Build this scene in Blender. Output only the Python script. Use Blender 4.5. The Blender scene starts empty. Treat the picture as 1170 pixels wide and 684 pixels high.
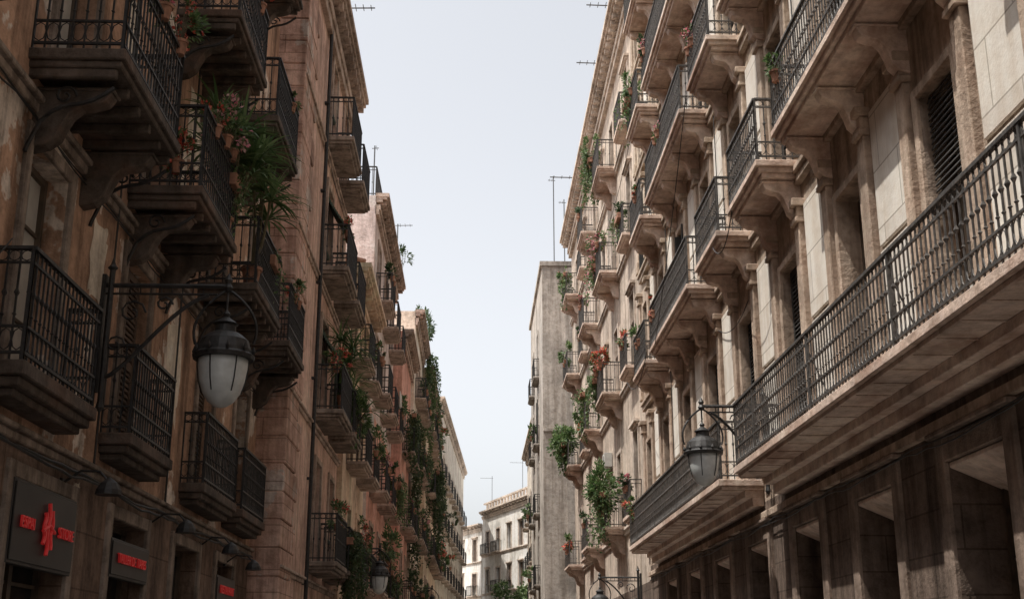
import bpy, math, random
from mathutils import Vector
R=random.Random(11)
scene=bpy.context.scene

# ------------------------------------------------------------------ materials
def newmat(name):
    m=bpy.data.materials.new(name); m.use_nodes=True
    nt=m.node_tree; nt.nodes.clear()
    out=nt.nodes.new('ShaderNodeOutputMaterial'); b=nt.nodes.new('ShaderNodeBsdfPrincipled')
    nt.links.new(b.outputs[0],out.inputs[0]); return m,nt,b,out
def N(nt,t,**k):
    n=nt.nodes.new(t)
    for a,v in k.items(): setattr(n,a,v)
    return n
def noise(nt,vec,scale,detail=4,rough=.6,mscale=None):
    if mscale:
        mp=N(nt,'ShaderNodeMapping'); mp.inputs['Scale'].default_value=mscale
        nt.links.new(vec,mp.inputs['Vector']); vec=mp.outputs[0]
    n=N(nt,'ShaderNodeTexNoise'); n.inputs['Scale'].default_value=scale
    n.inputs['Detail'].default_value=detail; n.inputs['Roughness'].default_value=rough
    nt.links.new(vec,n.inputs['Vector']); return n.outputs[0]
def ramp(nt,fac,stops):
    r=N(nt,'ShaderNodeValToRGB'); e=r.color_ramp.elements
    while len(e)<len(stops): e.new(.5)
    for i,(p,c) in enumerate(stops):
        e[i].position=p; e[i].color=(c if len(c)==4 else (*c,1))
    nt.links.new(fac,r.inputs[0]); return r.outputs[0]
def mix(nt,f,a,b,mode='MIX'):
    n=N(nt,'ShaderNodeMix',data_type='RGBA',blend_type=mode)
    if isinstance(f,float): n.inputs[0].default_value=f
    else: nt.links.new(f,n.inputs[0])
    for i,x in ((6,a),(7,b)):
        if isinstance(x,tuple): n.inputs[i].default_value=(*x,1)
        else: nt.links.new(x,n.inputs[i])
    return n.outputs[2]
def sc(c,k): return tuple(min(.85,x*k) for x in c)
def stone(name,c,rough=.9,streak=.55,patch=None,patch_lo=.56,blocks=None,bump=.35,grime=.35,rust=0,gain=1.42,upper=None,var=(.62,1.25)):
    m,nt,b,out=newmat(name); c=sc(c,gain)
    tc=N(nt,'ShaderNodeTexCoord').outputs['Object']
    big=noise(nt,tc,.6,4,.7)
    col=ramp(nt,big,[(.32,sc(c,var[0])),(.5,c),(.70,sc(c,var[1]))])
    if upper:   # blends to a paler tone on the upper storeys
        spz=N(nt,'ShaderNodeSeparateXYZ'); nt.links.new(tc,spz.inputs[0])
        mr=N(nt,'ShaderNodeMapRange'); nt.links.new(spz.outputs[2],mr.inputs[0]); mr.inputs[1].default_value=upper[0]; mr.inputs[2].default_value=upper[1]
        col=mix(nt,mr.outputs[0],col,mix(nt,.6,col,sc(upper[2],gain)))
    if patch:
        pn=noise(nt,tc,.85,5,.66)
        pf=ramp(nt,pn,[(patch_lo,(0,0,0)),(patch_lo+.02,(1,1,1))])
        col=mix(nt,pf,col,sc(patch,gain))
    if streak:
        st=noise(nt,tc,1.0,4,.68,(3.0,3.0,.2))
        sf=ramp(nt,st,[(.36,tuple(x*(1-streak) for x in (1,.95,.9))),(.56,(1,1,1))])
        col=mix(nt,.9,col,sf,'MULTIPLY')
    mid=noise(nt,tc,5,5,.75)
    mf=ramp(nt,mid,[(.32,tuple(x*(1-grime) for x in (1,.96,.92))),(.58,(1.0,1.0,1.0))])
    col=mix(nt,.95,col,mf,'MULTIPLY')
    if rust:
        rn=noise(nt,tc,2.2,4,.6,(1,.35,1)); rf=ramp(nt,rn,[(.5,(0,0,0)),(.68,(rust,rust,rust))])
        col=mix(nt,rf,col,(.28,.15,.10))
    if blocks:
        sp=N(nt,'ShaderNodeSeparateXYZ'); nt.links.new(tc,sp.inputs[0])
        s=N(nt,'ShaderNodeMath',operation='ADD'); nt.links.new(sp.outputs[0],s.inputs[0]); nt.links.new(sp.outputs[1],s.inputs[1])
        cb=N(nt,'ShaderNodeCombineXYZ'); nt.links.new(s.outputs[0],cb.inputs[0]); nt.links.new(sp.outputs[2],cb.inputs[1])
        br=N(nt,'ShaderNodeTexBrick'); nt.links.new(cb.outputs[0],br.inputs['Vector'])
        br.inputs['Scale'].default_value=1; br.inputs['Brick Width'].default_value=blocks[0]; br.inputs['Row Height'].default_value=blocks[1]
        br.inputs['Mortar Size'].default_value=.012; br.inputs['Mortar Smooth'].default_value=.3
        br.inputs['Color1'].default_value=(1,1,1,1); br.inputs['Color2'].default_value=(.78,.75,.73,1); br.inputs['Mortar'].default_value=(.45,.42,.39,1)
        col=mix(nt,.9,col,br.outputs['Color'],'MULTIPLY')
    nt.links.new(col,b.inputs['Base Color']); b.inputs['Roughness'].default_value=rough
    b.inputs['Specular IOR Level'].default_value=.25
    if bump:
        bp=N(nt,'ShaderNodeBump'); bp.inputs['Strength'].default_value=bump*1.5; bp.inputs['Distance'].default_value=.035
        nt.links.new(noise(nt,tc,9,3,.7),bp.inputs['Height']); nt.links.new(bp.outputs[0],b.inputs['Normal'])
    return m
def simple(name,c,rough=.6,metal=0,var=.35,scale=6,emit=0,trans=0,spec=.5):
    m,nt,b,out=newmat(name)
    tc=N(nt,'ShaderNodeTexCoord').outputs['Object']
    n=noise(nt,tc,scale,2,.6)
    col=ramp(nt,n,[(.3,sc(c,1-var)),(.7,sc(c,1+var))])
    nt.links.new(col,b.inputs['Base Color']); b.inputs['Roughness'].default_value=rough; b.inputs['Metallic'].default_value=metal
    b.inputs['Specular IOR Level'].default_value=spec
    if emit: nt.links.new(col,b.inputs['Emission Color']); b.inputs['Emission Strength'].default_value=emit
    return m
def leafmat(name,c1,c2,c3):
    m,nt,b,out=newmat(name)
    g=N(nt,'ShaderNodeNewGeometry')
    col=ramp(nt,g.outputs['Random Per Island'],[(0,c1),(.5,c2),(1,c3)])
    nt.links.new(col,b.inputs['Base Color']); b.inputs['Roughness'].default_value=.55
    tr=N(nt,'ShaderNodeBsdfTranslucent'); nt.links.new(col,tr.inputs[0])
    ms=N(nt,'ShaderNodeMixShader'); ms.inputs[0].default_value=.35
    nt.links.new(b.outputs[0],ms.inputs[1]); nt.links.new(tr.outputs[0],ms.inputs[2]); nt.links.new(ms.outputs[0],out.inputs[0])
    return m

M={}
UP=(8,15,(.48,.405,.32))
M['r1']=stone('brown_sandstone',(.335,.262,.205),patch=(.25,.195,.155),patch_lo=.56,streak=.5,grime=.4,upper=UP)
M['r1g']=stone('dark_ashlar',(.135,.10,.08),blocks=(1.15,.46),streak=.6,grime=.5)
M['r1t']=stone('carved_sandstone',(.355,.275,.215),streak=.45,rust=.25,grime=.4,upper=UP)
M['gtrim']=stone('dark_carved_stone',(.20,.15,.12),streak=.55,grime=.45)
M['panel']=stone('sunlit_limestone',(.66,.625,.57),blocks=(1.3,.75),streak=.12,grime=.08,gain=1.2,bump=.12,var=(.85,1.1))  # panel stone made extra pale to paint in the sunlit strips
M['soffit']=stone('balcony_marble',(.52,.41,.345),streak=.12,rust=.65,grime=.4)
M['l1']=stone('ochre_brown_stucco',(.38,.24,.165),patch=(.60,.52,.45),patch_lo=.585,streak=.6,grime=.45)  # patch colour: peeling plaster, lightened to paint in the lit patches too
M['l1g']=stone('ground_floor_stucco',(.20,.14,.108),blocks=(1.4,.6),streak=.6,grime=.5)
M['l1t']=stone('grey_weathered_stone',(.24,.195,.162),streak=.6,grime=.5)
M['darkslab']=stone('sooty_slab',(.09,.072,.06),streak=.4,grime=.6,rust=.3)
M['l2']=stone('pink_sandstone',(.52,.345,.28),blocks=(1.2,.42),streak=.5,rust=.45,patch=(.50,.43,.385),patch_lo=.57,grime=.4)
M['l2w']=stone('pink_stucco',(.54,.37,.30),streak=.45,rust=.2,grime=.35)
M['peach']=stone('peach_stucco',(.62,.46,.35),streak=.4,grime=.35)
M['salmon']=stone('salmon_stucco',(.54,.29,.23),streak=.4,grime=.35)
M['lgrey']=stone('pale_pink_stucco',(.58,.49,.465),streak=.4,grime=.35)
M['cream']=stone('cream_stucco',(.60,.53,.44),streak=.4)
M['beige']=stone('beige_stucco',(.55,.49,.42),streak=.35)
M['r2']=stone('tan_stucco',(.42,.35,.29),streak=.45,grime=.35)
M['conc']=stone('grey_render',(.36,.325,.29),streak=.4)
M['white']=stone('white_stucco',(.68,.665,.63),streak=.2,grime=.2,gain=1.15)
M['trim']=stone('pale_trim_stone',(.48,.41,.35),streak=.4,grime=.35)
M['ltrim']=stone('sooty_trim_stone',(.38,.30,.25),streak=.5,grime=.45)
M['iron']=simple('wrought_iron',(.028,.026,.025),.55,.3,.5,14)
M['iron_lit']=simple('lit_wrought_iron',(.085,.078,.072),.6,.3,.5,14)  # paler copy of the iron: light on the right-hand rails put into colour
M['glass']=simple('window_glass',(.02,.022,.025),.12,0,.5,.7,spec=.45)
M['frame']=simple('dark_window_frame',(.09,.065,.045),.6,0,.4,5)
M['shut']=simple('dark_louvre_paint',(.037,.035,.032),.65,0,.4,4)
M['shutb']=simple('brown_louvre_paint',(.11,.075,.055),.7,0,.4,4)
M['shutg']=simple('green_blind',(.055,.08,.055),.7,0,.4,4)
M['curt']=simple('curtain_cloth',(.5,.48,.44),.9,0,.15,3)
M['leaf']=leafmat('leaves',(.04,.085,.028),(.09,.15,.05),(.18,.24,.10))
M['leafd']=leafmat('dark_leaves',(.02,.045,.02),(.045,.08,.03),(.10,.135,.055))
M['red']=leafmat('red_petals',(.4,.04,.03),(.6,.11,.07),(.7,.25,.18))
M['pink']=leafmat('pink_petals',(.5,.1,.15),(.6,.25,.28),(.7,.5,.45))
M['terra']=simple('terracotta',(.30,.15,.095),.85,0,.3,9)
M['stem']=simple('plant_stem',(.1,.08,.04),.8)
M['redsign']=simple('red_letters',(.55,.025,.025),.4,0,.1,3,emit=.15)
M['board']=simple('sign_board',(.022,.02,.02),.5,0,.4,2)
M['opal']=simple('frosted_lamp_glass',(.55,.57,.56),.25,0,.12,8)
M['asph']=stone('street_paving',(.27,.255,.24),streak=0,blocks=(.5,.3),bump=0)
M['pave']=stone('paving_slabs',(.31,.29,.27),streak=0,blocks=(.6,.6),bump=0)
M['cable']=simple('black_cable',(.02,.02,.02),.6)
M['metal']=simple('grey_metal',(.1,.1,.1),.5,.4,.3,8)
M['ac']=simple('off_white_metal',(.5,.49,.46),.5,0,.15,5)
M['tile']=simple('roof_tiles',(.33,.17,.11),.85,0,.35,4)
M['cloth1']=simple('laundry_white',(.6,.58,.55),.9,0,.1,3); M['cloth2']=simple('laundry_blue',(.12,.18,.3),.9,0,.2,3)

# ------------------------------------------------------------------ mesh builder
def ident(x,y,z): return (x,y,z)
class MB:
    def __init__(s,T=None): s.v=[];s.f=[];s.m=[];s.T=T or ident
    def add(s,vs,fs,m=0):
        b=len(s.v); T=s.T
        s.v+=[T(*p) for p in vs]; s.f+=[tuple(b+i for i in f) for f in fs]; s.m+=[m]*len(fs)
    def box(s,a0,a1,b0,b1,c0,c1,m=0):
        s.add([(a0,b0,c0),(a1,b0,c0),(a1,b1,c0),(a0,b1,c0),(a0,b0,c1),(a1,b0,c1),(a1,b1,c1),(a0,b1,c1)],
              [(0,3,2,1),(4,5,6,7),(0,1,5,4),(1,2,6,5),(2,3,7,6),(3,0,4,7)],m)
    def quad(s,a,b,c,d,m=0): s.add([a,b,c,d],[(0,1,2,3)],m)
    def prism(s,prof,s0,s1,m=0):
        n=len(prof)
        s.add([(s0,d,z) for d,z in prof]+[(s1,d,z) for d,z in prof],
              [(i,(i+1)%n,n+(i+1)%n,n+i) for i in range(n)]+[tuple(range(n-1,-1,-1)),tuple(range(n,2*n))],m)
    def tube(s,pts,r,m=0,n=5,caps=True):
        pts=[Vector(p) for p in pts]; vs=[];k=len(pts)
        rr=r if isinstance(r,list) else [r]*k
        for i,p in enumerate(pts):
            t=(pts[min(i+1,k-1)]-pts[max(i-1,0)])
            t=t.normalized() if t.length>1e-9 else Vector((0,0,1))
            ref=Vector((0,0,1)) if abs(t.z)<.8 else Vector((1,0,0))
            u=t.cross(ref).normalized(); w=t.cross(u)
            for j in range(n):
                a=2*math.pi*j/n; vs.append(tuple(p+(u*math.cos(a)+w*math.sin(a))*rr[i]))
        fs=[(i*n+j,i*n+(j+1)%n,(i+1)*n+(j+1)%n,(i+1)*n+j) for i in range(k-1) for j in range(n)]
        if caps: fs+=[tuple(range(n-1,-1,-1)),tuple(range((k-1)*n,k*n))]
        s.add(vs,fs,m)
    def lathe(s,c,prof,m=0,n=12):
        vs=[];k=len(prof)
        for r,z in prof:
            for j in range(n):
                a=2*math.pi*j/n; vs.append((c[0]+r*math.cos(a),c[1]+r*math.sin(a),c[2]+z))
        fs=[(i*n+j,i*n+(j+1)%n,(i+1)*n+(j+1)%n,(i+1)*n+j) for i in range(k-1) for j in range(n)]
        fs+=[tuple(range(n-1,-1,-1)),tuple(range((k-1)*n,k*n))]
        s.add(vs,fs,m)
    def obj(s,name,parent,mats,bevel=0,smooth=False):
        if not s.v: return None
        me=bpy.data.meshes.new(name); me.from_pydata(s.v,[],s.f)
        for m in mats: me.materials.append(M[m])
        me.polygons.foreach_set('material_index',s.m)
        if smooth: me.polygons.foreach_set('use_smooth',[True]*len(s.f))
        me.update()
        o=bpy.data.objects.new(name,me); scene.collection.objects.link(o)
        if parent: o.parent=parent
        if bevel:
            b=o.modifiers.new('bevel','BEVEL'); b.width=bevel; b.segments=1; b.limit_method='ANGLE'
        return o
def empty(name):
    e=bpy.data.objects.new(name,None); scene.collection.objects.link(e); e.empty_display_size=.5; return e

def Tright(X): return lambda s,d,z:(X-d,s,z)
def Tleft(X): return lambda s,d,z:(X+d,s,z)
def Tline(p,q):
    p=Vector(p);q=Vector(q);S=(q-p).normalized();D=Vector((-S.y,S.x))
    return (lambda s,d,z:(p.x+S.x*s+D.x*d,p.y+S.y*s+D.y*d,z)),(q-p).length

# ------------------------------------------------------------------ railing
def rail(mb,path,z0,h,lod=0,style='ornate',sp=.115):
    zt=z0+h
    for i in range(len(path)-1):
        (sa,da),(sb,db)=path[i],path[i+1]
        L=math.hypot(sb-sa,db-da)
        if L<.05: continue
        us,ud=(sb-sa)/L,(db-da)/L
        def hb(za,zb,t):
            mb.box(min(sa,sb)-(t if abs(ud)>.5 else 0),max(sa,sb)+(t if abs(ud)>.5 else 0),
                   min(da,db)-(t if abs(us)>.5 else 0),max(da,db)+(t if abs(us)>.5 else 0),za,zb)
        hb(zt-.03,zt+.005*i,.028); hb(z0+.06,z0+.085+.003*i,.014)
        if style=='ornate': hb(z0+.30,z0+.322+.002*i,.013); hb(zt-.16,zt-.14+.002*i,.013)
        else: hb(zt-.14,zt-.122,.012)
        n=max(1,int(L/(sp*(1,1.15,1.7)[lod])))
        for k in range(n+1):
            t=L*k/n; s=sa+us*t; d=da+ud*t; q=(.0085,.009,.013)[lod]
            if k in(0,n): q*=1.9
            j=R.uniform(-.004,.004)
            mb.box(s-q+j*us,s+q+j*us,d-q,d+q,z0-.02,zt-.03)
            if lod<2:
                for zz,rr,hh in ((z0+.62,.02,.06),(z0+.42,.016,.03)) if style=='ornate' else ((z0+.5,.019,.07),):
                    mb.add([(s,d,zz-hh),(s-rr,d-rr,zz),(s+rr,d-rr,zz),(s+rr,d+rr,zz),(s-rr,d+rr,zz),(s,d,zz+hh)],
                           [(0,2,1),(0,3,2),(0,4,3),(0,1,4),(5,1,2),(5,2,3),(5,3,4),(5,4,1)])
            if k<n and lod==0:
                c=t+L/n/2; step=L/n/2
                for zc in ((z0+.193,zt-.085) if style=='ornate' else (zt-.075,)):
                    rz=.1 if zc<z0+.5 else .05
                    pts=[]
                    for j in range(9):
                        a=2*math.pi*j/8
                        o=c+math.cos(a)*(step-.004); pts.append((sa+us*o,da+ud*o,zc+math.sin(a)*rz))
                    mb.tube(pts,.0065,n=3,caps=False)
            elif k<n and lod==1 and style=='ornate':
                t2=L*(k+1)/n
                mb.tube([(s,d,z0+.09),(sa+us*t2,da+ud*t2,z0+.3)],.007,n=3,caps=False)
                mb.tube([(s,d,z0+.3),(sa+us*t2,da+ud*t2,z0+.09)],.007,n=3,caps=False)

# ------------------------------------------------------------------ building
class Bld:
    def __init__(s,name,T,s0,s1,zt,depth,wall,trim,slab,iron='iron',lod=0,split=None,lower=None,shut='shut',frame='frame',z0=-.05,gtrim=None):
        s.T=T;s.zt=zt;s.depth=depth;s.lod=lod;s.split=split;s.shut=shut;s.frame=frame;s.z0=z0
        s.name=name;s.a=s0;s.b=s1
        s.wall=MB(T);s.trim=MB(T);s.win=MB(T);s.iron=MB(T);s.slab=MB(T);s.op=[];s.ledger=MB(T);s.gt=gtrim or trim
        s.mats=(wall,lower or wall); s.tm=trim;s.sm=slab;s.im=iron
    def opening(s,a,b,z0,z1,kind=None,rev=.28,surround=.14,hood=False):
        s.op.append((a,b,z0,z1,kind,rev))
        t=s.ledger if z0<1 else s.trim; p=.05
        if surround:
            w=surround
            t.box(a-w,a-.002,-.02,p,z0,z1+w); t.box(b+.002,b+w,-.02,p,z0,z1+w); t.box(a-.002,b+.002,-.02,p-.004,z1+.002,z1+w-.003)
            if hood: t.box(a-w-.08,b+w+.08,-.02,.17,z1+w+.02,z1+w+.11); t.box(a-w-.03,b+w+.03,-.02,.11,z1+w-.05,z1+w+.018)
    def infill(s,a,b,z0,z1,kind,rev):
        w=s.win; W=b-a; H=z1-z0
        if kind is None: kind=R.choice(['louv','louv','glass','open','glass','half','half'])
        D=-rev
        if kind in('glass','open','half','shop'):
            w.quad((a,D+.015,z0),(b,D+.015,z0),(b,D+.015,z1),(a,D+.015,z1),0)
            f=.065; d0,d1=D+.016,D+.07
            w.box(a,a+f,d0,d1,z0,z1,1);w.box(b-f,b,d0,d1,z0,z1,1);w.box(a+f,b-f,d0,d1-.003,z1-f,z1,1);w.box(a+f,b-f,d0,d1-.003,z0,z0+.12,1)
            m=(a+b)/2; w.box(m-.05,m+.05,d0,d1+.01,z0+.12,z1-f,1)
            if s.lod<2:
                for k in (.3,.72): w.box(a+f,b-f,d0,d1-.02,z0+H*k,z0+H*k+.035,1)
            if R.random()<.4 and kind!='shop':
                w.box(a+f,a+f+W*.28,D+.0155,D+.02,z0+.12,z1-f,3)
                w.box(b-f-W*.25,b-f,D+.0155,D+.02,z0+.12,z1-f,3)
            if kind=='open':
                for q0,q1 in ((a+.012,a+.05),(b-.05,b-.012)):
                    w.box(q0,q1,-.22,.1,z0+.05,z1-.05,2)
            if kind=='half':
                zz=z0+H*R.uniform(.3,.65); s.slats(a+.02,b-.02,zz,z1,-.1)
                w.tube([(a+.03,-.05,zz),(b-.03,-.05,zz)],.06,2,8)
        elif kind=='louv':
            w.quad((a,D+.015,z0),(b,D+.015,z0),(b,D+.015,z1),(a,D+.015,z1),2)
            m=(a+b)/2
            for q0,q1 in ((a+.01,m-.008),(m+.008,b-.01)):
                w.box(q0,q0+.06,-.17,-.12,z0+.02,z1-.02,2);w.box(q1-.06,q1,-.17,-.12,z0+.02,z1-.02,2)
                for zz in (z0+.02,z0+H*.45,z1-.12): w.box(q0+.06,q1-.06,-.167,-.123,zz,zz+.1,2)
                s.slats(q0+.06,q1-.06,z0+.12,z1-.12,-.145)
    def slats(s,a,b,z0,z1,d):
        st=(.07,.1,.22)[s.lod]; n=max(2,int((z1-z0)/st)); st=(z1-z0)/n
        for k in range(n):
            z=z0+k*st
            s.win.prism([(d-.02,z+st*.95),(d-.012,z+st),(d+.022,z+.012),(d+.012,z)],a,b,2)
    def rollblind(s,a,b,zb,h,out=.62):
        w=s.win; n=int(h/.06)
        for k in range(n):
            u=k/n; d=-.05+out*(u**1.4); z=zb+h*(1-u)
            w.tube([(a,d,z),(b,d,z)],.032,2,6)
    def balcony(s,a,b,zb,dep,th=.25,h=1.08,style='ornate',brk='stone',kind=None,win=True,win_h=2.6,ww=1.05,cols=None,sp=.115):
        t=s.slab
        if brk=='thick':
            t.box(a,b,-.02,dep,zb+th*.55,zb+th); t.box(a+.05,b-.05,-.02,dep-.05,zb+.25*th,zb+th*.55)
            t.box(a+.12,b-.12,-.02,dep-.12,zb,zb+th*.25)
        elif brk=='dark':
            t.box(a,b,-.02,dep,zb+th*.6,zb+th); t.box(a+.04,b-.04,-.02,dep-.04,zb+th*.35,zb+th*.6)
            n=max(2,int((b-a)/.45))
            for k in range(n+1):
                q=a+.1+(b-a-.2)*k/n; t.box(q-.035,q+.035,-.02,dep-.09,zb+.0,zb+th*.35)
        else:
            t.box(a,b,-.02,dep,zb+th*.6,zb+th); t.box(a+.05,b-.05,-.02,dep-.05,zb+th*.3,zb+th*.6); t.box(a+.11,b-.11,-.02,dep-.11,zb,zb+th*.3)
        cols=cols or [(a+b)/2]
        offs=.78 if (b-a)>1.9 else (b-a)/2-.2
        if brk in('stone','dark'):
            for c in cols:
                for o in (-offs,offs):
                    dp=dep*.8
                    prof=[(-.02,zb),(dp,zb),(dp,zb-.07),(dp*.93,zb-.15),(dp*.74,zb-.19),(dp*.6,zb-.2),(dp*.48,zb-.28),(dp*.4,zb-.4),(dp*.34,zb-.52),(dp*.2,zb-.6),(-.02,zb-.64)]
                    s.slab.prism(prof,c+o-.1,c+o+.1)
                    s.slab.prism([(-.02,zb-.02),(dp+.03,zb-.02),(dp+.03,zb-.05),(-.02,zb-.05)],c+o-.13,c+o+.13)
        if brk=='dark' or brk=='iron':
            for c in (a+.12,b-.12):
                pts=[(c,.03,zb-.75)]
                for j in range(9):
                    u=j/8; pts.append((c,.04+(dep-.15)*u,zb-.7+.62*(u**.5)+.05*math.sin(u*6.3)))
                s.iron.tube(pts,.022,n=5)
                pts=[(c,dep*.38+.11*math.cos(x*.6)*(1-x/16),zb-.17+.11*math.sin(x*.6)*(1-x/16)) for x in range(15)]
                s.iron.tube(pts,.014,n=4)
        e=.05
        rail(s.iron,[(a+e,0),(a+e,dep-e),(b-e,dep-e),(b-e,0)],zb+th,h,s.lod,style,sp)
        if win:
            for c in cols: s.opening(c-ww/2,c+ww/2,zb+th,zb+th+win_h,kind)
    def cornice(s,z,proj=.6,hgt=.9,dent=.5,a=None,b=None):
        t=s.trim;a=s.a if a is None else a;b=s.b if b is None else b
        t.box(a,b,-.02,proj*.25,z-hgt,z-hgt*.75); t.box(a,b,-.02,proj*.35,z-hgt*.748,z-hgt*.5)
        t.box(a,b,-.02,proj*.85,z-hgt*.2,z-hgt*.08); t.box(a-.02,b+.02,-.02,proj,z-hgt*.078,z+.08)
        t.box(a,b,-.02,proj*.5,z-hgt*.35,z-hgt*.202)
        n=int((b-a)/dent)
        for k in range(n):
            q=a+(k+.5)*(b-a)/n; t.box(q-dent*.2,q+dent*.2,-.02,proj*.75,z-hgt*.42,z-hgt*.2-.01)
    def course(s,z,proj=.12,h=.2):
        s.trim.box(s.a,s.b,-.02,proj,z,z+h*.6); s.trim.box(s.a,s.b,-.02,proj+.05,z+h*.602,z+h)
    def pipe(s,q,z0,z1):
        s.iron.tube([(q,.09,z0),(q,.09,z1)],.045,n=8)
        z=z0+1
        while z<z1: s.iron.box(q-.07,q+.07,-.01,.12,z,z+.05); z+=2.3
    def finish(s):
        w=s.wall; ss=sorted({s.a,s.b}|{o[0] for o in s.op}|{o[1] for o in s.op})
        zs={s.z0,s.zt}|{o[2] for o in s.op}|{o[3] for o in s.op}
        if s.split: zs.add(s.split)
        zs=sorted(z for z in zs if s.z0<=z<=s.zt); ss=[q for q in ss if s.a<=q<=s.b]
        for j in range(len(zs)-1):
            z0,z1=zs[j],zs[j+1]; zc=(z0+z1)/2; mi=1 if (s.split and zc<s.split) else 0
            run=None
            for i in range(len(ss)-1):
                a,b=ss[i],ss[i+1]; c=(a+b)/2
                hole=any(o[0]<c<o[1] and o[2]<zc<o[3] for o in s.op)
                if hole:
                    if run is not None: w.quad((run,0,z0),(a,0,z0),(a,0,z1),(run,0,z1),mi); run=None
                elif run is None: run=a
            if run is not None: w.quad((run,0,z0),(s.b,0,z0),(s.b,0,z1),(run,0,z1),mi)
        for a,b,z0,z1,k,rev in s.op:
            mi=1 if (s.split and z1<s.split) else 0
            w.quad((a,0,z0),(a,-rev,z0),(a,-rev,z1),(a,0,z1),mi);w.quad((b,0,z0),(b,-rev,z0),(b,-rev,z1),(b,0,z1),mi)
            w.quad((a,0,z1),(b,0,z1),(b,-rev,z1),(a,-rev,z1),mi);w.quad((a,0,z0),(b,0,z0),(b,-rev,z0),(a,-rev,z0),mi)
            s.infill(a,b,z0,z1,k,rev)
        d=-s.depth
        for q in (s.a,s.b): w.quad((q,0,s.z0),(q,d,s.z0),(q,d,s.zt),(q,0,s.zt),0)
        w.quad((s.a,d,s.z0),(s.b,d,s.z0),(s.b,d,s.zt),(s.a,d,s.zt),0)
        w.quad((s.a,0,s.zt),(s.b,0,s.zt),(s.b,d,s.zt),(s.a,d,s.zt),0)
        e=empty(s.name); bv=.012 if s.lod==0 else 0
        w.obj('walls',e,s.mats); s.trim.obj('stone_trim',e,[s.tm],bv); s.win.obj('windows',e,['glass',s.frame,s.shut,'curt'])
        s.slab.obj('balcony_slabs',e,[s.sm],bv); s.iron.obj('balcony_railings',e,[s.im]); s.ledger.obj('ground_floor_surrounds',e,[s.gt],bv)
        s.root=e; return e

# ================================================================== RIGHT 1
r=Bld('sandstone_apartment_building',Tright(5.0),-9,35.2,24.2,11,'r1','r1t','soffit','iron_lit',0,4.3,'r1g',gtrim='gtrim')
cols=[2.4+3.2*k for k in range(-3,11)]
long_rows=((3.9,19.7),(21.0,33.6))
zb=4.48
for a,b in long_rows:
    r.slab.box(a,b,-.02,.8,zb+.09,zb+.2); r.slab.box(a+.05,b-.05,-.02,.74,zb+.03,zb+.09); r.slab.box(a+.1,b-.1,-.02,.33,zb-.09,zb+.03); r.slab.box(a+.1,b-.1,-.02,.2,zb-.24,zb-.09)
    n=int((b-a)/.62)
    for k in range(n+1):
        q=a+.12+(b-a-.24)*k/n; r.slab.box(q-.012,q+.012,.33,.735,zb+.012,zb+.03)
    rail(r.iron,[(a+.05,0),(a+.05,.75),(b-.05,.75),(b-.05,0)],zb+.2,1.03,0,'ornate',.12)
    q=a+1.6
    while q<b-.5:
        r.iron.box(q-.018,q+.018,.73,.77,zb+.2,zb+1.24); r.iron.tube([(q,.75,zb+1.0),(q,.45,zb+.22)],.01,n=4); q+=3.2
rows=[(9.0-.2,.25,2.75,12.7),(12.7,.25,2.35,15.9),(15.9,.25,2.25,19.3),(19.3,.22,1.9,22.6)]
pan=MB(r.T); lint=MB(r.T)
for c in cols:
    r.opening(c-.52,c+.52,4.68,7.75,R.choice(['louv','louv','louv','half','glass']),rev=.34,surround=.13)
    if c<34:
        r.opening(c-.74,c+.74,0,3.66,'shop',rev=.6,surround=.26)
        lint.prism([(-.59,3.35),(-.005,3.60),(-.005,3.655),(-.59,3.655)],c-.735,c+.735)  # pale stone paints in the bounced light on the lintel undersides
        r.ledger.box(c-1.05,c+1.05,-.02,.12,3.935,3.99)
    for zf,ztp in [(4.68,8.62)]+[(z+th,nx-.2) for z,th,_,nx in rows]:
        for o in (-.86,.86):
            r.trim.box(c+o-.13,c+o+.13,-.02,.1,zf,ztp-.55)
            r.trim.box(c+o-.17,c+o+.17,-.02,.15,ztp-.55,ztp-.47); r.trim.box(c+o-.15,c+o+.15,-.02,.13,ztp-.468,ztp-.30); r.trim.box(c+o-.2,c+o+.2,-.02,.2,ztp-.298,ztp-.18)
            r.trim.box(c+o-.16,c+o+.16,-.02,.14,zf,zf+.35)
for c in cols:
    m=c+1.6
    if m>34.5: continue
    for zf,ztp in [(4.68,8.62)]+[(z+th,nx-.2) for z,th,_,nx in rows]:
        hh=(ztp-zf-.5)
        pan.box(m-.52,m+.52,-.02,.035,zf+.3,zf+hh*.52); pan.box(m-.52,m+.52,-.02,.035,zf+hh*.52+.06,ztp-.28)
for z,th,wh,nx in rows:
    r.course(z-.09,.1,.24)
    for a,b in ((1.3,6.7),(7.7,9.95),(11,16.3),(17.3,19.5),(20.5,22.7),(23.7,29.1),(30.1,32.3)):
        cc=[c for c in cols if a<c<b]
        r.balcony(a,b,z,.73,th,1.05,'ornate','stone',None,True,wh,1.0,cc)
    for c in cols:
        if c<1.3 or c>32.3: r.opening(c-.5,c+.5,z+th,z+th+wh,None)
r.cornice(24.1,.7,1.1)
r.trim.box(r.a,r.b,-.02,.08,4.0,4.12)
e=r.finish(); pan.obj('limestone_panels',e,['panel'],.012); lint.obj('bounce_lit_lintels',e,['soffit'],.01)

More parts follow.
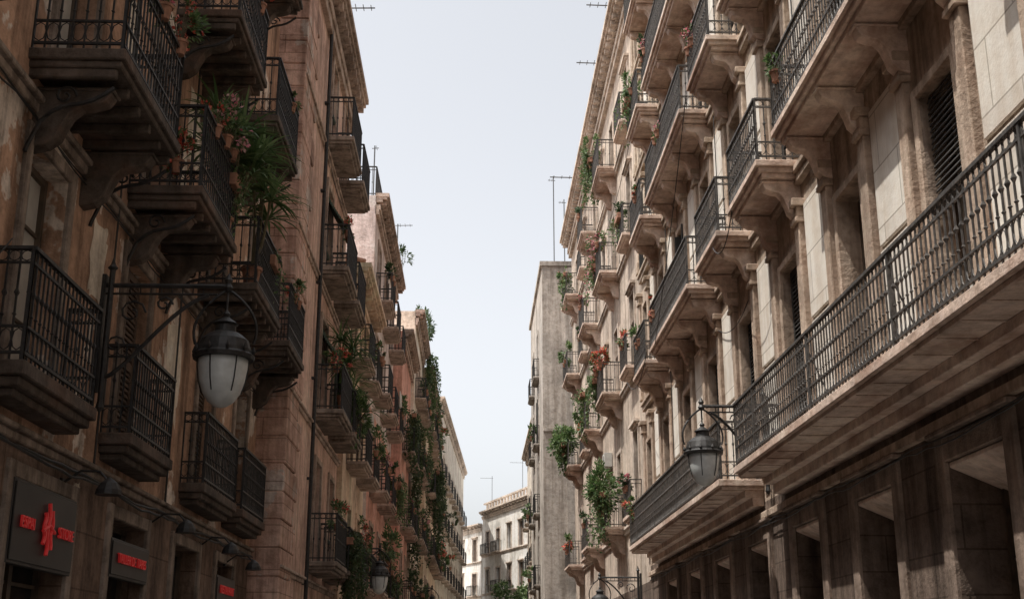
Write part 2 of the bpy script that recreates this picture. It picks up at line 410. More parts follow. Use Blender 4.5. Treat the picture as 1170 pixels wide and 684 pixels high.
# RIGHT 2
r2=Bld('tan_apartment_building',Tright(5.0),35.21,61,23.0,11,'r2','trim','soffit','iron_lit',1,3.9,'r1g',shut='shutb')
for ri,(z,wh) in enumerate(((5.75,2.6),(10.25,2.5),(14.55,2.4),(18.45,2.2))):
    r2.course(z-.05,.08,.2)
    for a,b in ((40.4,43.2),(47.2,49.4),(56,58.9)):
        r2.balcony(a,b,z,.72,.22,1.05,'plain','stone',None,True,wh,1.1)
    for c in (37.3,45,52.6): r2.opening(c-.5,c+.5,z+.22,z+.22+wh,None,hood=True)
    for c in (37.3,52.6):
        r2.balcony(c-.85,c+.85,z,.4,.2,1.0,'plain','thick',None,False)
for c in (37.5,42,46.5,51,56): r2.opening(c-.8,c+.8,0,3.3,'shop',rev=.4)
r2.cornice(23.0,.62,.9); r2.finish()

# RIGHT 3 grey block
r3=Bld('grey_rendered_block',Tright(3.5),62,75,22.0,9,'conc','conc','conc','iron',1)
r3.trim.box(61.9,75.1,-9.0,.12,22.0,22.25)
for z in (5.5,9.2,12.9,16.6):
    for c in (66.5,71.5): r3.balcony(c-1.1,c+1.1,z,.32,.18,1,'plain','none')
r3.trim.box(61.9,61.99,-1.7,-1.2,0,21.9)
r3.trim.box(61.88,61.99,-9,0,13.1,13.25)
r3.finish()
r4=Bld('beige_corner_block',Tright(4.5),75.2,104,18.5,9,'beige','trim','trim','iron',2)
for z in (5,8.6,12.2):
    for c in range(78,104,4): r4.balcony(c-1,c+1,z,.5,.18,1,'plain','none')
r4.cornice(18.5,.5,.6,1); r4.finish()

# ================================================================== far buildings
def frame_facade(name,p,q,zt,wall,zs,step,ww=1.1,wh=2.2,bal=.7,rail_style='plain'):
    T,L=Tline(p,q); b=Bld(name,T,0,L,zt,8,wall,'trim','trim','iron',2,shut='shutb')
    n=max(1,int(L/step))
    for z in zs:
        b.course(z-.06,.07,.2)
        for k in range(n):
            c=(k+.5)*L/n
            if R.random()<bal: b.balcony(c-.95,c+.95,z,.55,.18,1,rail_style,'none',None,True,wh,ww)
            else: b.opening(c-ww/2,c+ww/2,z+.2,z+.2+wh,None,hood=True)
    b.cornice(zt,.45,.7,.9); return b
b=frame_facade('white_town_house',(5.8,109),(.9,125),16.4,'white',(4.6,8.3,12.0),2.8,bal=.4)
for k in range(18): b.trim.box(k*.92+.1,k*.92+.3,-.3,-.1,16.5,17.2)
b.trim.box(0,b.b,-.35,-.05,17.2,17.35); b.finish()
b=frame_facade('pale_town_house',(.8,126),(-6,142),15.4,'white',(4.6,8.2,11.6),3,bal=.5); b.finish()
b=frame_facade('cream_town_house',(8,104.2),(5.9,108.8),19.5,'cream',(4.6,8.3,12.0,15.3),2.4,bal=.4); b.finish()

# ================================================================== LEFT 1
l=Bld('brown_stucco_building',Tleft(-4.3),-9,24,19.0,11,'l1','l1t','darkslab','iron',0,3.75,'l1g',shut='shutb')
for a,b in ((3.2,5.4),(6.8,9.0),(10.5,12.65),(14.0,16.0),(18.0,20.5),(21.1,23.4)):
    l.balcony(a,b,3.86,.38,.3,1.05,'ornate','thick',R.choice(['louv','glass','open']),True,2.3,1.15,sp=.11)
for a,b in ((2.6,5.0),(6.6,9.0),(10.7,13.0),(14.2,16.5),(18.2,20.6),(21.7,23.7)):
    l.balcony(a,b,7.0,.92,.28,1.1,'ornate','dark',None,True,2.3,1.15,sp=.115)
for a,b in ((2.6,5.0),(6.6,9.0),(11.6,13.6),(15.7,18.0),(19.2,21.6)):
    l.balcony(a,b,10.3,.92,.28,1.1,'ornate','dark',None,True,2.3,1.1)
for a,b in ((11.6,13.6),(15.7,18.0),(19.2,21.6)):
    l.balcony(a,b,13.8,.85,.25,1.1,'plain','dark',None,True,2.2,1.1)
for a,b in ((11.5,13.25),(14.75,16.35),(17.9,19.5),(20.9,22.4),(7.6,9.4)):
    l.opening(a,b,0,3.28,'shop',rev=.3,surround=.16)
l.course(3.6,.06,.14); l.course(6.72,.06,.16)
l.cornice(19,.6,.9)
e=l.finish()
pl=MB(l.T)
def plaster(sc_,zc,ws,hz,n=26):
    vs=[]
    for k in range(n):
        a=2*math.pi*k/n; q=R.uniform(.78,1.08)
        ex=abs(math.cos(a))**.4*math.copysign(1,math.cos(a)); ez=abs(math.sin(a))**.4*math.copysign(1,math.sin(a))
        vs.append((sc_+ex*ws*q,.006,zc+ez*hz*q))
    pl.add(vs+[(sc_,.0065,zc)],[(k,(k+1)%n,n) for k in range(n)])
for a in ((9.85,5.5,.5,.75),(9.9,4.3,.3,.3),(13.35,6.0,.3,.5),(10.0,8.6,.4,.9),(13.85,8.9,.25,.7),(17.1,5.6,.45,.8),(20.8,5.0,.15,.6),(17.3,9.4,.5,.6),(13.4,3.2,.12,.3),(16.8,8.2,.18,.7)): plaster(*a)  # old plaster; those at the near end also paint in a lit patch
pl.obj('plaster_and_lit_patches',e,['cream'])

# LEFT 2 pink stone
l2=Bld('pink_sandstone_building',Tleft(-3.75),24.01,33.5,17.7,11,'l2w','ltrim','l1t','iron',0,2.9,'l2',shut='shutg')
for z in (3.62,7.1,10.6,14.0):
    l2.course(z-.3,.05,.14)
    l2.balcony(28.2,30.5,z,.68,.24,1.08,'plain','thick','half' if z in(7.1,10.6) else None,True,2.35,1.1)
    l2.balcony(31.1,33.2,z,.68,.24,1.08,'plain','thick',None,True,2.35,1.1)
l2.rollblind(28.8,29.9,8.6,1.0); l2.rollblind(31.6,32.7,8.5,1.1); l2.rollblind(28.8,29.9,12.0,1.1)
l2.cornice(17.7,.5,1.0,.45)
q=MB(l2.T)
z=0; k=0
while z<16.5:
    wd=1.9 if k%2 else 1.45
    q.box(24.0-.03,24.0+wd,-.9,.05+R.uniform(-.012,.012),z,z+R.uniform(.515,.532)); z+=.54;k+=1
l2.pipe(27.6,0,16.8)
l2.opening(29,30.4,0,2.8,'shop'); l2.finish(); q.obj('corner_quoins',l2.root,['l2'],.02)
# LEFT 2b
b=Bld('peach_house',Tleft(-3.6),33.51,40,12.6,10,'peach','peach','ltrim','iron',1,shut='shutb')
for z in (3.6,6.9,9.9):
    for c in (35.3,38.3): b.balcony(c-.95,c+.95,z,.6,.2,1.0,'plain','none',None,True,2.1,1.05)
b.rollblind(34.8,35.8,8.0,1.1,.58)
b.cornice(12.6,.6,.7,.5); e=b.finish()
rt=MB()
for k in range(14): rt.tube([(-3.2,33.7+k*.46,12.75),(-6.5,33.7+k*.46,13.6)],.1,n=6)
rt.obj('roof_tiles',e,['tile'])
# LEFT 3
b=Bld('pale_stucco_building',Tleft(-3.5),40.01,51,17.3,10,'lgrey','ltrim','ltrim','iron',1,9.9,'salmon',shut='shutb')
for z in (3.7,7.0,10.3,13.6):
    for c in (42,45.5,49): b.balcony(c-1,c+1,z,.6,.2,1.0,'plain','none',None,True,2.2,1.1)
b.cornice(17.3,.45,.7,.5)
rail(b.iron,[(50.8,-.05),(40.3,-.05),(40.3,-4)],17.4,1.1,1,'plain')
b.finish()
def left_house(name,X,a,bb,zt,wall,zs,cs,shut='shutb',dep=.55):
    b=Bld(name,Tleft(X),a,bb,zt,9,wall,'ltrim','ltrim','iron',2 if a>60 else 1,shut=shut)
    for z in zs:
        for c in cs: b.balcony(c-1,c+1,z,dep,.18,1,'plain','none',None,True,2.2,1.1)
    b.cornice(zt,.45,.7,.6); b.finish()
left_house('salmon_stucco_house',-3.1,51.01,58,15.4,'salmon',(3.8,7,10.2),(53,56.2))
left_house('cream_stucco_house',-2.95,58.01,67,18.3,'cream',(3.8,7.2,10.6,14),(60,62.6,65.2))
left_house('peach_stucco_house',-2.7,67.01,88,17.6,'peach',(3.8,7.2,10.6,14),(69,72,75,78,81,84.5),'shutg')
b=Bld('grey_beige_building',(lambda s,d,z:(-2.6+(1.5/37.03)*s+d,88.01+s*.999,z)),0,37,20.4,9,'beige','trim','trim','iron',2)
for z in (4,7.5,11,14.5):
    for c in range(2,36,4): b.balcony(c-1,c+1,z,.5,.18,1,'plain','none',None,True,2.2,1.1)
b.cornice(20.4,.4,.6,.8); b.finish()

# ================================================================== ground
g=MB(); g.quad((-400,-300,-.06),(400,-300,-.06),(400,700,-.06),(-400,700,-.06)); g.obj('ground',None,['pave'])
g=MB(); g.quad((-2.6,-60,.0),(3.2,-60,.0),(3.2,140,.0),(-2.6,140,.0)); g.obj('road',None,['asph'])
g=MB(); g.box(-4.35,-2.6,-60,140,-.05,.12); g.obj('pavement',None,['pave'],.02)
g=MB(); g.box(3.2,5.05,-60,140,-.05,.12); g.obj('pavement',None,['pave'],.02)

# ================================================================== lamps
def street_lamp(wx,y,lx,zc,side,s=1.0,post_h=1.35):
    e=empty('street_lamp'); b=MB()
    dx=1 if side=='L' else -1
    za=zc+.92*s
    b.box(min(wx,wx+dx*.05),max(wx,wx+dx*.05),y-.06,y+.06,za-post_h+.1,za+.12)
    b.tube([(wx+dx*.1,y,za-post_h),(wx+dx*.1,y,za+.18)],.035,n=8)
    b.lathe((wx+dx*.1,y,za+.18),[(.03,0),(.06,.03),(.03,.07),(.005,.16)],n=8)
    b.lathe((wx+dx*.1,y,za-post_h-.08),[(.005,-.06),(.05,0),(.03,.09)],n=8)
    b.tube([(wx,y,za),(lx,y,za+.0)],.028,n=6); b.tube([(wx,y,za-.1),(lx-dx*.12,y,za-.1)],.014,n=5)
    L=abs(lx-wx)
    pts=[]
    for k in range(13):
        u=k/12; pts.append((wx+dx*(.1+L*.78*u),y,za-post_h+.25+(post_h-.36)*math.sin(u*math.pi/2)*(u**.35)))
    b.tube(pts,.024,n=6)
    for cx,cz,rr in ((L*.25,za-.32,.16),(L*.5,za-.22,.1),(L*.14,za-.7,.11)):
        b.tube([(wx+dx*(cx+rr*math.cos(t*.7)*(1-t/14)),y,cz+rr*math.sin(t*.7)*(1-t/14)) for t in range(12)],.014,n=5)
    for k in range(int(L/.12)):
        x=wx+dx*(.2+k*.12)
        if abs(x-lx)>.2: b.tube([(x,y,za-.1),(x,y,za)],.008,n=4)
    b.lathe((lx,y,za-.02),[(.03,-.05),(.06,0),(.03,.05),(.05,.09),(.004,.18)],n=8)
    for sg in (-1,1):
        pts=[]
        for k in range(11):
            u=k/10*math.pi; pts.append((lx+sg*.34*s*math.sin(u*.62+.02),y,za-.04-(.62*s)*(k/10)**1.15))
        b.tube(pts,.014*s+.003,n=5)
    cz=zc+.1*s
    b.tube([(lx,y,za),(lx,y,cz+.3*s)],.014,n=6)
    b.lathe((lx,y,cz),[(.325*s,-.01),(.335*s,.03*s),(.30*s,.06*s),(.295*s,.1*s),(.26*s,.2*s),(.18*s,.27*s),(.12*s,.3*s),(.11*s,.37*s),(.14*s,.39*s),(.07*s,.44*s),(.03*s,.47*s),(.045*s,.5*s),(.004,.56*s)],n=20)
    for k in range(10):
        a=k*math.pi/5; b.lathe((lx+.32*s*math.cos(a),y+.32*s*math.sin(a),cz+.05*s),[(.016*s,0),(.026*s,.03*s),(.002,.09*s)],n=5)
    b.obj('iron_bracket_and_cap',e,['iron'],smooth=False)
    g=MB(); g.lathe((lx,y,cz),[(.268*s,-.001),(.262*s,-.1*s),(.24*s,-.25*s),(.2*s,-.38*s),(.14*s,-.47*s),(.07*s,-.52*s),(.02*s,-.535*s)],n=24); g.obj('frosted_glass',e,['opal'],smooth=True)
    h=MB()
    for k in range(6):
        a=k*math.pi/3+.2
        h.tube([(lx+(rr+.006)*s*math.cos(a),y+(rr+.006)*s*math.sin(a),cz+zz*s) for rr,zz in ((.27,0),(.264,-.1),(.242,-.25),(.202,-.38))],.007*s,n=4)
    h.obj('ribs',e,['iron'])
street_lamp(-4.3,13.62,-2.86,4.83,'L',1.05)
street_lamp(5.0,20.35,3.84,4.9,'R',1.0)
street_lamp(-3.6,38.0,-2.85,4.1,'L',1.0,.9)
street_lamp(5.0,37.2,3.75,3.25,'R',.95)
street_lamp(-2.95,61,-2.0,4.3,'L',1.0,.9)

# ================================================================== plants
def rnd():
    while True:
        v=Vector((R.uniform(-1,1),R.uniform(-1,1),R.uniform(-1,1)))
        if .05<v.length<1: return v
def leaf(mb,p,d,L,W,m=0):
    d=d.normalized(); u=d.cross(Vector((R.uniform(-1,1),R.uniform(-1,1),R.uniform(-1,1))))
    if u.length<1e-3: u=Vector((1,0,0))
    u=u.normalized()*W; n=d.cross(u).normalized()*W*.35
    p=Vector(p); mb.add([tuple(p),tuple(p+d*L*.45+u+n),tuple(p+d*L),tuple(p+d*L*.45-u+n)],[(0,1,2),(0,2,3)],m)
def bush(name,c,rad,n,L=.09,fl=0,flm='red',mat='leaf',pot=True,droop=.3):
    e=empty(name); mb=MB(); c=Vector(c); cl=[]
    for k in range(max(6,n//50)):
        v=rnd(); cl.append((Vector((v.x*rad[0],v.y*rad[1],v.z*rad[2])),R.uniform(.15,.5),R.random()<fl*1.6))
    for k in range(n):
        cc,q,fc=R.choice(cl); v=rnd()*q; p=c+cc+Vector((v.x*rad[0],v.y*rad[1],v.z*rad[2]))
        d=(p-c-Vector((0,0,-rad[2]*.3))).normalized()+rnd()*.7-Vector((0,0,droop))
        isf=R.random()<(.6 if fc else fl*.25)
        leaf(mb,p,d,L*R.uniform(.6,1.4)*(.62 if isf else 1),L*(.34 if isf else .22),1 if isf else 0)
    base=c-Vector((0,0,rad[2]))
    for cc,q,fc in cl: mb.tube([tuple(base),tuple(c+cc*.5),tuple(c+cc)],.007,2,3)
    mb.obj('foliage',e,[mat,flm,'stem'])
    if pot:
        pb=MB(); n2=2 if rad[1]>.4 else 1
        for k in range(n2):
            yy=(k-.5)*rad[1]*.9 if n2>1 else 0
            pb.lathe((base.x,base.y+yy,base.z-.08),[(.06,0),(.085,.14),(.1,.14),(.1,.175),(.08,.175),(.07,.16)],n=10)
        pb.obj('terracotta_pots',e,['terra'])
def trailing(name,c,wy,length,n,L=.09,mat='leaf',fl=0,flm='red',wx=.12,up=.25,box=True):
    e=empty(name); mb=MB(); c=Vector(c)
    for k in range(n):
        p=c+Vector((R.uniform(-wx,wx),R.uniform(-wy,wy),R.uniform(-.05,up)))
        ln=length*R.uniform(.2,1)**1.5; pts=[p.copy()]; x=p.copy(); st=.09; dr=Vector((R.uniform(-.5,.5),R.uniform(-.5,.5),.4))
        t=0
        while t<ln:
            dr=dr*.75+Vector((R.uniform(-.25,.25),R.uniform(-.25,.25),-.45)); x=x+dr.normalized()*st; pts.append(x.copy()); t+=st
            for j in range(2): leaf(mb,x+rnd()*.05,rnd()+Vector((0,0,-.4)),L*R.uniform(.6,1.3),L*.27,1 if R.random()<fl else 0)
        mb.tube([tuple(q) for q in pts[::2]] if len(pts)>3 else [tuple(q) for q in pts],.005,2,3,False)
    mb.obj('foliage',e,[mat,flm,'stem'])
    if box:
        pb=MB(); pb.box(c.x-.1,c.x+.1,c.y-wy,c.y+wy,c.z-.2,c.z-.02); pb.obj('planter_box',e,['terra'],.01)
def spiky(name,c,n,L,mat='leaf',heads=3,spread=.25,up=(.1,.65)):
    e=empty(name); mb=MB(); c=Vector(c)
    for hd in range(heads):
        top=c+Vector((R.uniform(-spread,spread),R.uniform(-spread,spread),R.uniform(*up)))
        mb.tube([tuple(c),tuple((c+top)/2+Vector((.03,.03,0))),tuple(top)],.018,1,5)
        for k in range(n):
            d=rnd(); d.z=abs(d.z)*.9; d.normalize(); ln=L*R.uniform(.7,1.15); pts=[];x=top.copy(); dd=d.copy()
            for j in range(5): pts.append(x.copy()); x=x+dd*ln/4; dd=(dd+Vector((0,0,-.28))).normalized()
            s=d.cross(Vector((0,0,1)))
            s=s.normalized() if s.length>.01 else Vector((1,0,0))
            vs=[];ws=(.009,.02,.022,.014,.002)
            for p,w in zip(pts,ws): vs+= [tuple(p-s*w),tuple(p+s*w)]
            mb.add(vs,[(2*i,2*i+1,2*i+3,2*i+2) for i in range(4)],0)
    mb.obj('blades',e,[mat,'stem'])
    pb=MB(); pb.lathe((c.x,c.y,c.z-.25),[(.1,0),(.15,.26),(.17,.26),(.17,.31),(.12,.31),(.1,.28)],n=12); pb.obj('terracotta_pot',e,['terra'])

# near left
spiky('dracaena_plant',(-3.56,16.2,7.53),46,.66,heads=6,spread=.36,up=(.8,1.7)); spiky('dracaena_plant',(-3.53,18.45,7.53),42,.66,heads=5,spread=.3,up=(.9,2.0))
bush('geranium_plant',(-3.42,15.7,8.75),(.28,.5,.34),1000,.09,.3,'pink'); bush('geranium_plant',(-3.44,14.9,8.5),(.15,.3,.2),320,.08,.35)
bush('geranium_plant',(-3.42,12.75,8.75),(.2,.28,.38),420,.08,.3); bush('geranium_plant',(-3.42,12.0,8.6),(.15,.3,.2),260,.08,.35,'pink')
bush('geranium_plant',(-3.75,14.3,7.85),(.3,.1,.3),360,.08,.4); trailing('trailing_ivy',(-3.44,16.2,8.2),.25,1.0,22,.08)
bush('potted_shrub',(-3.45,22.6,8.5),(.15,.5,.25),300,.09,.2); bush('potted_shrub',(-3.45,17.4,11.8),(.15,.3,.25),240,.09,.3,'red')
bush('potted_shrub',(-3.45,20.9,11.75),(.15,.4,.25),240,.09,.2,'pink'); trailing('trailing_ivy',(-3.45,19.8,8.2),.3,.9,18,.08)
# left 2+
spiky('palm_plant',(-3.3,30.2,8.0),44,.85,heads=5,up=(.4,1.4),spread=.35); spiky('palm_plant',(-3.25,32.4,7.7),44,.9,heads=6,up=(.3,1.5),spread=.45)
bush('geranium_plant',(-3.3,28.5,8.6),(.35,.35,.25),460,.1,.4)
bush('potted_shrub',(-3.15,31.9,7.9),(.35,.8,.6),900,.12)
trailing('trailing_ivy',(-3.1,32.0,4.7),.9,3.0,60,.12,'leafd'); bush('potted_shrub',(-3.2,29.5,5.0),(.2,.7,.3),360,.1,.2)
bush('potted_shrub',(-3.2,29,12.1),(.15,.5,.25),260,.1,.3)
bush('potted_shrub',(-2.95,43.6,5.7),(.3,1.0,.7),700,.14); trailing('trailing_ivy',(-2.85,47.5,8.3),1.2,1.8,30,.13)
bush('potted_shrub',(-3.0,37.6,8.3),(.3,.7,.5),450,.12); bush('potted_shrub',(-3.0,35,5.2),(.3,.6,.4),400,.12,.15); bush('potted_shrub',(-3.0,38.4,11.3),(.25,.6,.35),300,.12,.2)
trailing('hanging_ivy',(-2.6,52.5,12),.7,3.2,34,.15,'leafd')
trailing('climbing_vine',(-2.45,66.9,18.2),.3,8,20,.18,'leaf',wx=.2,box=False); trailing('climbing_vine',(-2.1,71,12.3),1.1,5,34,.2,'leafd',wx=.25); trailing('climbing_vine',(-2.75,57.8,12.5),.2,8,18,.17,'leafd',wx=.15,box=False)
bush('rooftop_shrub',(-2.9,64.5,19.2),(.5,1.8,.9),700,.22,mat='leafd',pot=False); bush('rooftop_shrub',(-3.1,49,18.1),(.3,.8,.6),200,.16,mat='leafd',pot=False)
for y,z,rr in ((74,11.8,.7),(81,8.2,.7),(84,12,.7),(92,9,.8),(100,13,.8),(69,15.4,.7),(78,15.5,.6),(72,5,.7),(78,5,.7),(84,8.3,.7),(75,8.4,.7)): bush('potted_shrub',(-2.05 if y<90 else -1.7,y,z),(.3,rr,.55),240,.2,R.choice((0,.3)),'red',R.choice(('leaf','leafd')))
for y in (42,45.5,49,53,56.2,60,62.6,65.2):
    for z in (4.9,8.2,11.5,14.9):
        if R.random()<.6 and not(50<y<58 and z>14):
            x=-2.95 if y<50 else (-2.6 if y<58 else -2.42)
            if R.random()<.65: bush('potted_shrub',(x,y+R.uniform(-.4,.4),z+.15),(.22,.7,.38),260,.14,R.choice((0,0,.3)),R.choice(('red','pink')),R.choice(('leaf','leafd')))
            else: trailing('trailing_ivy',(x,y,z),.7,R.uniform(1,2.4),22,.13,R.choice(('leaf','leafd')))
# right side
bush('potted_fern',(4.15,57.5,11.8),(.6,1.1,.75),1300,.2); trailing('trailing_ivy',(4.15,57.5,11.6),1,1.6,26,.16)
bush('potted_fern',(4.2,40.9,7.2),(.5,.75,.8),1700,.15,mat='leaf'); trailing('trailing_fern',(4.2,40.9,7.1),.7,1.9,50,.12)
bush('geranium_plant',(4.25,40.7,11.75),(.3,.5,.35),620,.13,.75); bush('potted_shrub',(4.3,42.5,16.1),(.25,.8,.35),500,.13,.35,'pink')
bush('geranium_plant',(4.25,41,16.1),(.25,.6,.3),500,.13,.4,'pink'); trailing('trailing_ivy',(4.25,42.6,15.6),.5,1.5,34,.12,fl=.2,flm='pink')
bush('geranium_plant',(4.25,42.3,11.75),(.25,.6,.3),400,.12,.4,'red'); trailing('trailing_ivy',(4.25,42.8,11.4),.4,1.6,34,.13)
bush('potted_shrub',(4.3,42.6,20.2),(.25,.7,.5),520,.13); trailing('trailing_ivy',(4.28,43.1,20),.4,2.0,40,.13)
bush('potted_shrub',(4.3,31.4,17.35),(.25,.6,.35),520,.11); trailing('trailing_ivy',(4.25,31.8,17.0),.4,1.2,30,.1)
bush('potted_shrub',(4.3,28.4,20.7),(.25,.7,.35),420,.11); bush('potted_shrub',(4.3,15.9,9.95),(.12,.25,.22),340,.07)
bush('potted_shrub',(4.3,32.9,5.75),(.25,.45,.35),360,.1,.2); bush('potted_shrub',(4.3,48.5,11.5),(.3,.7,.5),360,.15); bush('potted_shrub',(4.3,57.2,16),(.3,.8,.5),380,.17)
trailing('trailing_ivy',(4.25,48,12),.6,2.0,22,.14); bush('potted_shrub',(4.3,57.2,20),(.3,.8,.4),300,.17,.2,'pink'); bush('potted_shrub',(4.3,57.2,7),(.3,.8,.4),300,.17,.2,'red')
bush('potted_shrub',(4.3,31,13.9),(.12,.4,.2),260,.08,.3); bush('potted_shrub',(4.3,27,13.95),(.12,.5,.2),260,.08,.3,'pink')
for y,z,f,k in ((28.6,10.0,.3,'red'),(31.3,10.0,0,'red'),(22.3,13.9,.3,'pink'),(31.2,20.6,.2,'red'),(28.7,17.1,.3,'pink'),(37.3,11.5,.3,'red'),(37.3,15.8,0,'red'),(37.3,7.0,.2,'pink'),(48.3,16,.3,'pink'),(48.3,19.9,0,'red'),(52.6,11.5,.3,'red'),(52.6,15.8,0,'red'),(41.5,6.9,.3,'red'),(48.3,7.1,.2,'pink')):
    x=4.32 if y<35 else (4.62 if y in(37.3,52.6) else 4.3)
    bush('potted_shrub',(x,y,z),(.15,.45,.26),300,.1 if y<35 else .13,f,k,R.choice(('leaf','leafd')))
trailing('trailing_ivy',(4.62,37.4,15.6),.5,1.2,20,.1); trailing('trailing_ivy',(4.3,56.8,19.8),.7,1.6,20,.15)
for z in (6.5,10.2,13.9): bush('potted_shrub',(3.1,66+R.uniform(0,6),z),(.25,.6,.35),180,.18)
def tree(x,y,h,rad):
    e=empty('plane_tree'); mb=MB()
    mb.tube([(x,y,0),(x+.1,y,h*.35),(x,y+.1,h*.6)],[.22,.16,.1],0,8)
    tips=[]
    for k in range(9):
        a=k*2.4; tip=Vector((x+math.cos(a)*rad*.8,y+math.sin(a)*rad*.8,h*R.uniform(.6,1)))
        mb.tube([(x,y,h*.45),tuple((Vector((x,y,h*.5))+tip)/2+Vector((0,0,.3))),tuple(tip)],[.09,.05,.015],0,5); tips.append(tip)
    mb.obj('trunk_and_limbs',e,['stem']); f=MB()
    for k in range(2600):
        t=R.choice(tips); p=t+rnd()*rad*.55; leaf(f,p,rnd(),.3,.09)
    f.obj('crown',e,['leaf'])
tree(3.6,104,8,1.6)

# ================================================================== signs & small fittings
def sign(y0,y1,z0,z1,txts,size,logo=False):
    e=empty('shop_sign'); b=MB(); x=-4.3
    b.box(x-.02,x+.06,y0,y1,z0,z1); b.box(x+.06,x+.075,y0+.03,y1-.03,z0+.03,z1-.03); b.obj('board',e,['board'],.01)
    for txt,yc in txts:
        c=bpy.data.curves.new('letters','FONT'); c.body=txt; c.size=size; c.extrude=.012; c.align_x='CENTER'; c.align_y='CENTER'
        o=bpy.data.objects.new('letters',c); scene.collection.objects.link(o); o.parent=e; c.materials.append(M['redsign'])
        o.location=(x+.092,yc,(z0+z1)/2); o.rotation_euler=(math.pi/2,0,math.pi/2)
    if logo:
        g=MB(); m=(y0+y1)/2
        for k,hh in ((-1,.15),(0,.25),(1,.19)):
            zc=(z0+z1)/2
            g.tube([(x+.1,m+k*.1+.02*math.sin(t*1.3+k),zc-hh+2*hh*t/8) for t in range(9)],.02,n=6)
        g.tube([(x+.11,m-.17,zc-.03),(x+.11,m,zc+.04),(x+.11,m+.17,zc-.02)],.018,n=6)
        g.obj('logo_strokes',e,['redsign'])
sign(11.45,13.3,2.5,3.28,(('ESPAI',11.82),('STORE',12.95)),.155,True); sign(14.7,16.4,2.6,3.05,(('TALLER DE TAPES',15.55),),.16); sign(20.85,22.45,2.6,3.05,(('RESTAURANT',21.65),),.19)
def wall_light(y,z):
    e=empty('wall_spotlight'); b=MB(); x=-4.3
    b.box(x-.01,x+.03,y-.05,y+.05,z-.05,z+.05); b.tube([(x+.02,y,z),(x+.2,y,z+.13),(x+.4,y,z+.12),(x+.48,y,z+.03)],.014,n=6)
    b.lathe((x+.5,y,z-.12),[(.14,0),(.13,.05),(.09,.12),(.04,.16),(.01,.18)],n=12); b.obj('gooseneck_and_shade',e,['iron'])
for y,z in ((12.9,3.42),(16.5,3.4),(21.7,3.3),(19.6,3.4)): wall_light(y,z)
def cable(x,ys,z,amp,r=.012,name='wall_cable'):
    b=MB()
    for off in (0,.035):
        pts=[];y=ys[0]
        while y<ys[1]: pts.append((x+R.uniform(0,.012),y,z+off+amp*math.sin(y*1.9+off*40)*.5+R.uniform(-.015,.015))); y+=.35
        b.tube(pts,r,n=5)
    b.obj(name,None,['cable'])
cable(-4.17,(3,24),3.50,.05,.016); cable(-4.25,(9,24),6.62,.06,.009); cable(4.90,(5,35),3.86,.05,.009)
def hang(p,q,sag,n=16,r=.009):
    b=MB(); p=Vector(p);q=Vector(q)
    b.tube([tuple(p.lerp(q,k/n)-Vector((0,0,sag*4*(k/n)*(1-k/n)))) for k in range(n+1)],r,n=4); b.obj('hanging_cable',None,['cable'])
hang((-4.2,8.6,5.2),(-4.2,10.6,5.3),.5); hang((4.9,21,7.9),(4.9,24,8.2),.3); hang((4.2,29,9.0),(4.2,33,9.1),.5); hang((-3.7,28.0,14),(-3.7,33,14.2),.5)
hang((4.25,22.6,12.8),(4.25,28,8.9),.2); hang((4.9,34.9,18),(4.3,42,15.8),.6); hang((4.3,19.2,9),(4.3,21,8.9),.4)
for y,z0,z1 in ((17.05,9,24),(30,4.6,16),(23.3,8.7,20)): hang((4.93,y,z0),(4.93,y+.05,z1),0,4,.011)
hang((-4.24,17.05,3.7),(-4.24,17.1,16),0,4,.014); hang((-4.24,13.75,3.7),(-4.24,13.8,10),0,4,.012)
def ac(x,y,z,dx):
    b=MB(); w=.28; x0,x1=(x,x+dx*w) if dx>0 else (x+dx*w,x)
    b.box(x0,x1,y,y+.75,z,z+.5); xf=x+dx*w
    b.tube([(xf+dx*.004,y+.28+.19*math.cos(a*.524),z+.25+.19*math.sin(a*.524)) for a in range(13)],.01,0,4)
    for k in range(7): b.box(min(xf,xf+dx*.01),max(xf,xf+dx*.01),y+.1,y+.47,z+.1+k*.048,z+.112+k*.048)
    b.box(x0,x1,y+.1,y+.14,z-.04,z-.002); b.box(x0,x1,y+.6,y+.64,z-.04,z-.002)
    b.obj('air_conditioner',None,['ac'],.01)
ac(4.98,44.0,8.5,-1); ac(-3.58,39.0,8.9,1)
def antenna(x,y,z,h,boom,dirx=-1,n=6,r=1):
    b=MB(); b.tube([(x,y,z),(x,y,z+h)],.025*r,n=5)
    zt=z+h*.95; b.tube([(x-dirx*.1,y,zt),(x+dirx*boom,y,zt+.02)],.016*r,n=4)
    for k in range(n):
        q=x+dirx*boom*(k+.5)/n; w=.2-.02*k; b.tube([(q,y-w,zt+.02),(q,y+w,zt+.02)],.008*r,n=4)
    b.obj('tv_antenna',None,['metal'])
antenna(4.5,37.3,23,.3,.8,n=3,r=1.5); antenna(4.5,41.5,23,.3,.8,n=3,r=1.5); antenna(4.5,53,23,.4,1.1,n=3,r=1.8); antenna(4.2,62.6,22.2,5.2,.3,n=2,r=1.2); antenna(4.8,63,22.2,4.0,.3,n=2,r=1.2)
antenna(-3.5,28.6,17.7,.35,.8,1,n=4,r=1.3); antenna(-3.7,41,17.4,2.2,.15,1,n=1); antenna(-3.2,47,17.4,1.4,.6,1,n=3)
for x,y in ((4.5,114),(1.8,124)): antenna(x,y,15.5,4.5,1.2,-1,n=3)
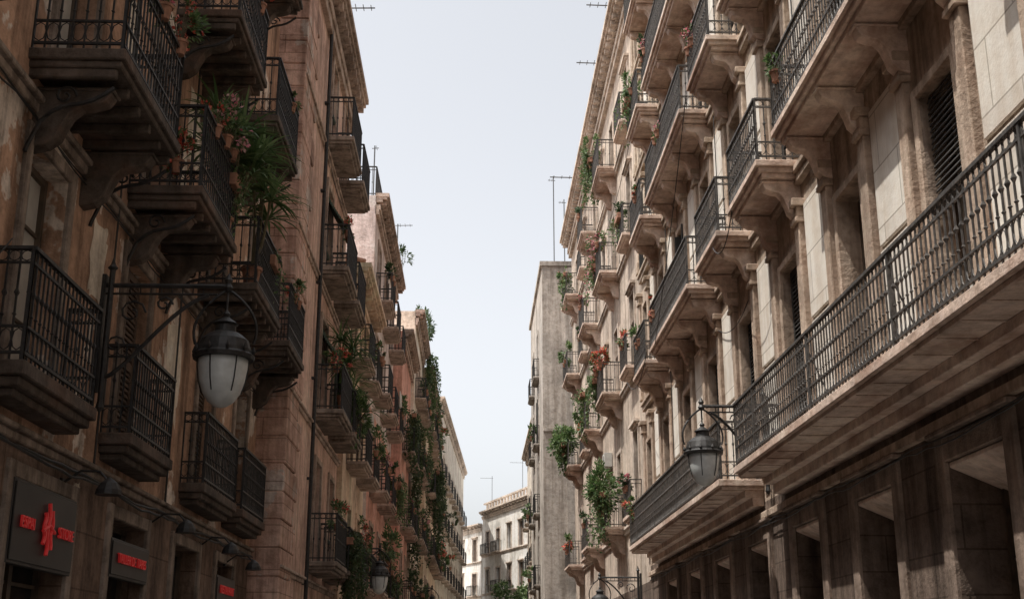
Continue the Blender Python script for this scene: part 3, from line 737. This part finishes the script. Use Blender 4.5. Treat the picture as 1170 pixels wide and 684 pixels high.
def laundry(x,y0,y1,z,m):
    b=MB(); b.tube([(x,y0,z+.01),(x,y1,z+.01)],.005,n=3); y=y0+.1
    while y<y1-.35:
        w=R.uniform(.25,.5); h=R.uniform(.4,.8); n=6; vs=[]
        for k in range(n+1):
            for t in (0,1): vs.append((x+.03*math.sin(k*1.7+t),y+w*k/n,z-h*t*(1+.03*math.sin(k))))
        b.add(vs,[(2*k,2*k+1,2*k+3,2*k+2) for k in range(n)]); y+=w+.08
    b.obj('laundry',None,[m])
laundry(-2.8,44.7,46.3,11.4,'cloth1')

# ================================================================== light & sky
d=Vector((.41,.14,-1)).normalized()
sl=bpy.data.lights.new('sun','SUN'); sl.energy=5; sl.angle=math.radians(.5); sl.color=(1,.96,.89)
so=bpy.data.objects.new('sun',sl); scene.collection.objects.link(so); so.rotation_euler=d.to_track_quat('-Z','Y').to_euler()
w=bpy.data.worlds.new('World'); scene.world=w; w.use_nodes=True; nt=w.node_tree; nt.nodes.clear()
o=nt.nodes.new('ShaderNodeOutputWorld'); bg=nt.nodes.new('ShaderNodeBackground'); sk=nt.nodes.new('ShaderNodeTexSky')
sk.sky_type='NISHITA'; sk.sun_disc=False; sk.sun_elevation=math.asin(-d.z); sk.sun_rotation=math.atan2(-d.x,-d.y)
sk.air_density=1.0; sk.dust_density=4.0; sk.ozone_density=.6
hs=nt.nodes.new('ShaderNodeHueSaturation'); hs.inputs['Saturation'].default_value=.2; hs.inputs['Value'].default_value=1.72
nt.links.new(sk.outputs[0],hs.inputs['Color']); nt.links.new(hs.outputs[0],bg.inputs[0]); bg.inputs[1].default_value=.15; nt.links.new(bg.outputs[0],o.inputs[0])
scene.view_settings.view_transform='Standard'; scene.view_settings.look='None'; scene.view_settings.exposure=0

# ================================================================== camera
cd=bpy.data.cameras.new('camera'); cd.sensor_width=36; cd.lens=43.08; cd.clip_end=2000
co=bpy.data.objects.new('camera',cd); scene.collection.objects.link(co); co.location=(0,0,1.6)
co.rotation_euler=(math.radians(90+16.63),0,math.radians(-1.76)); scene.camera=co
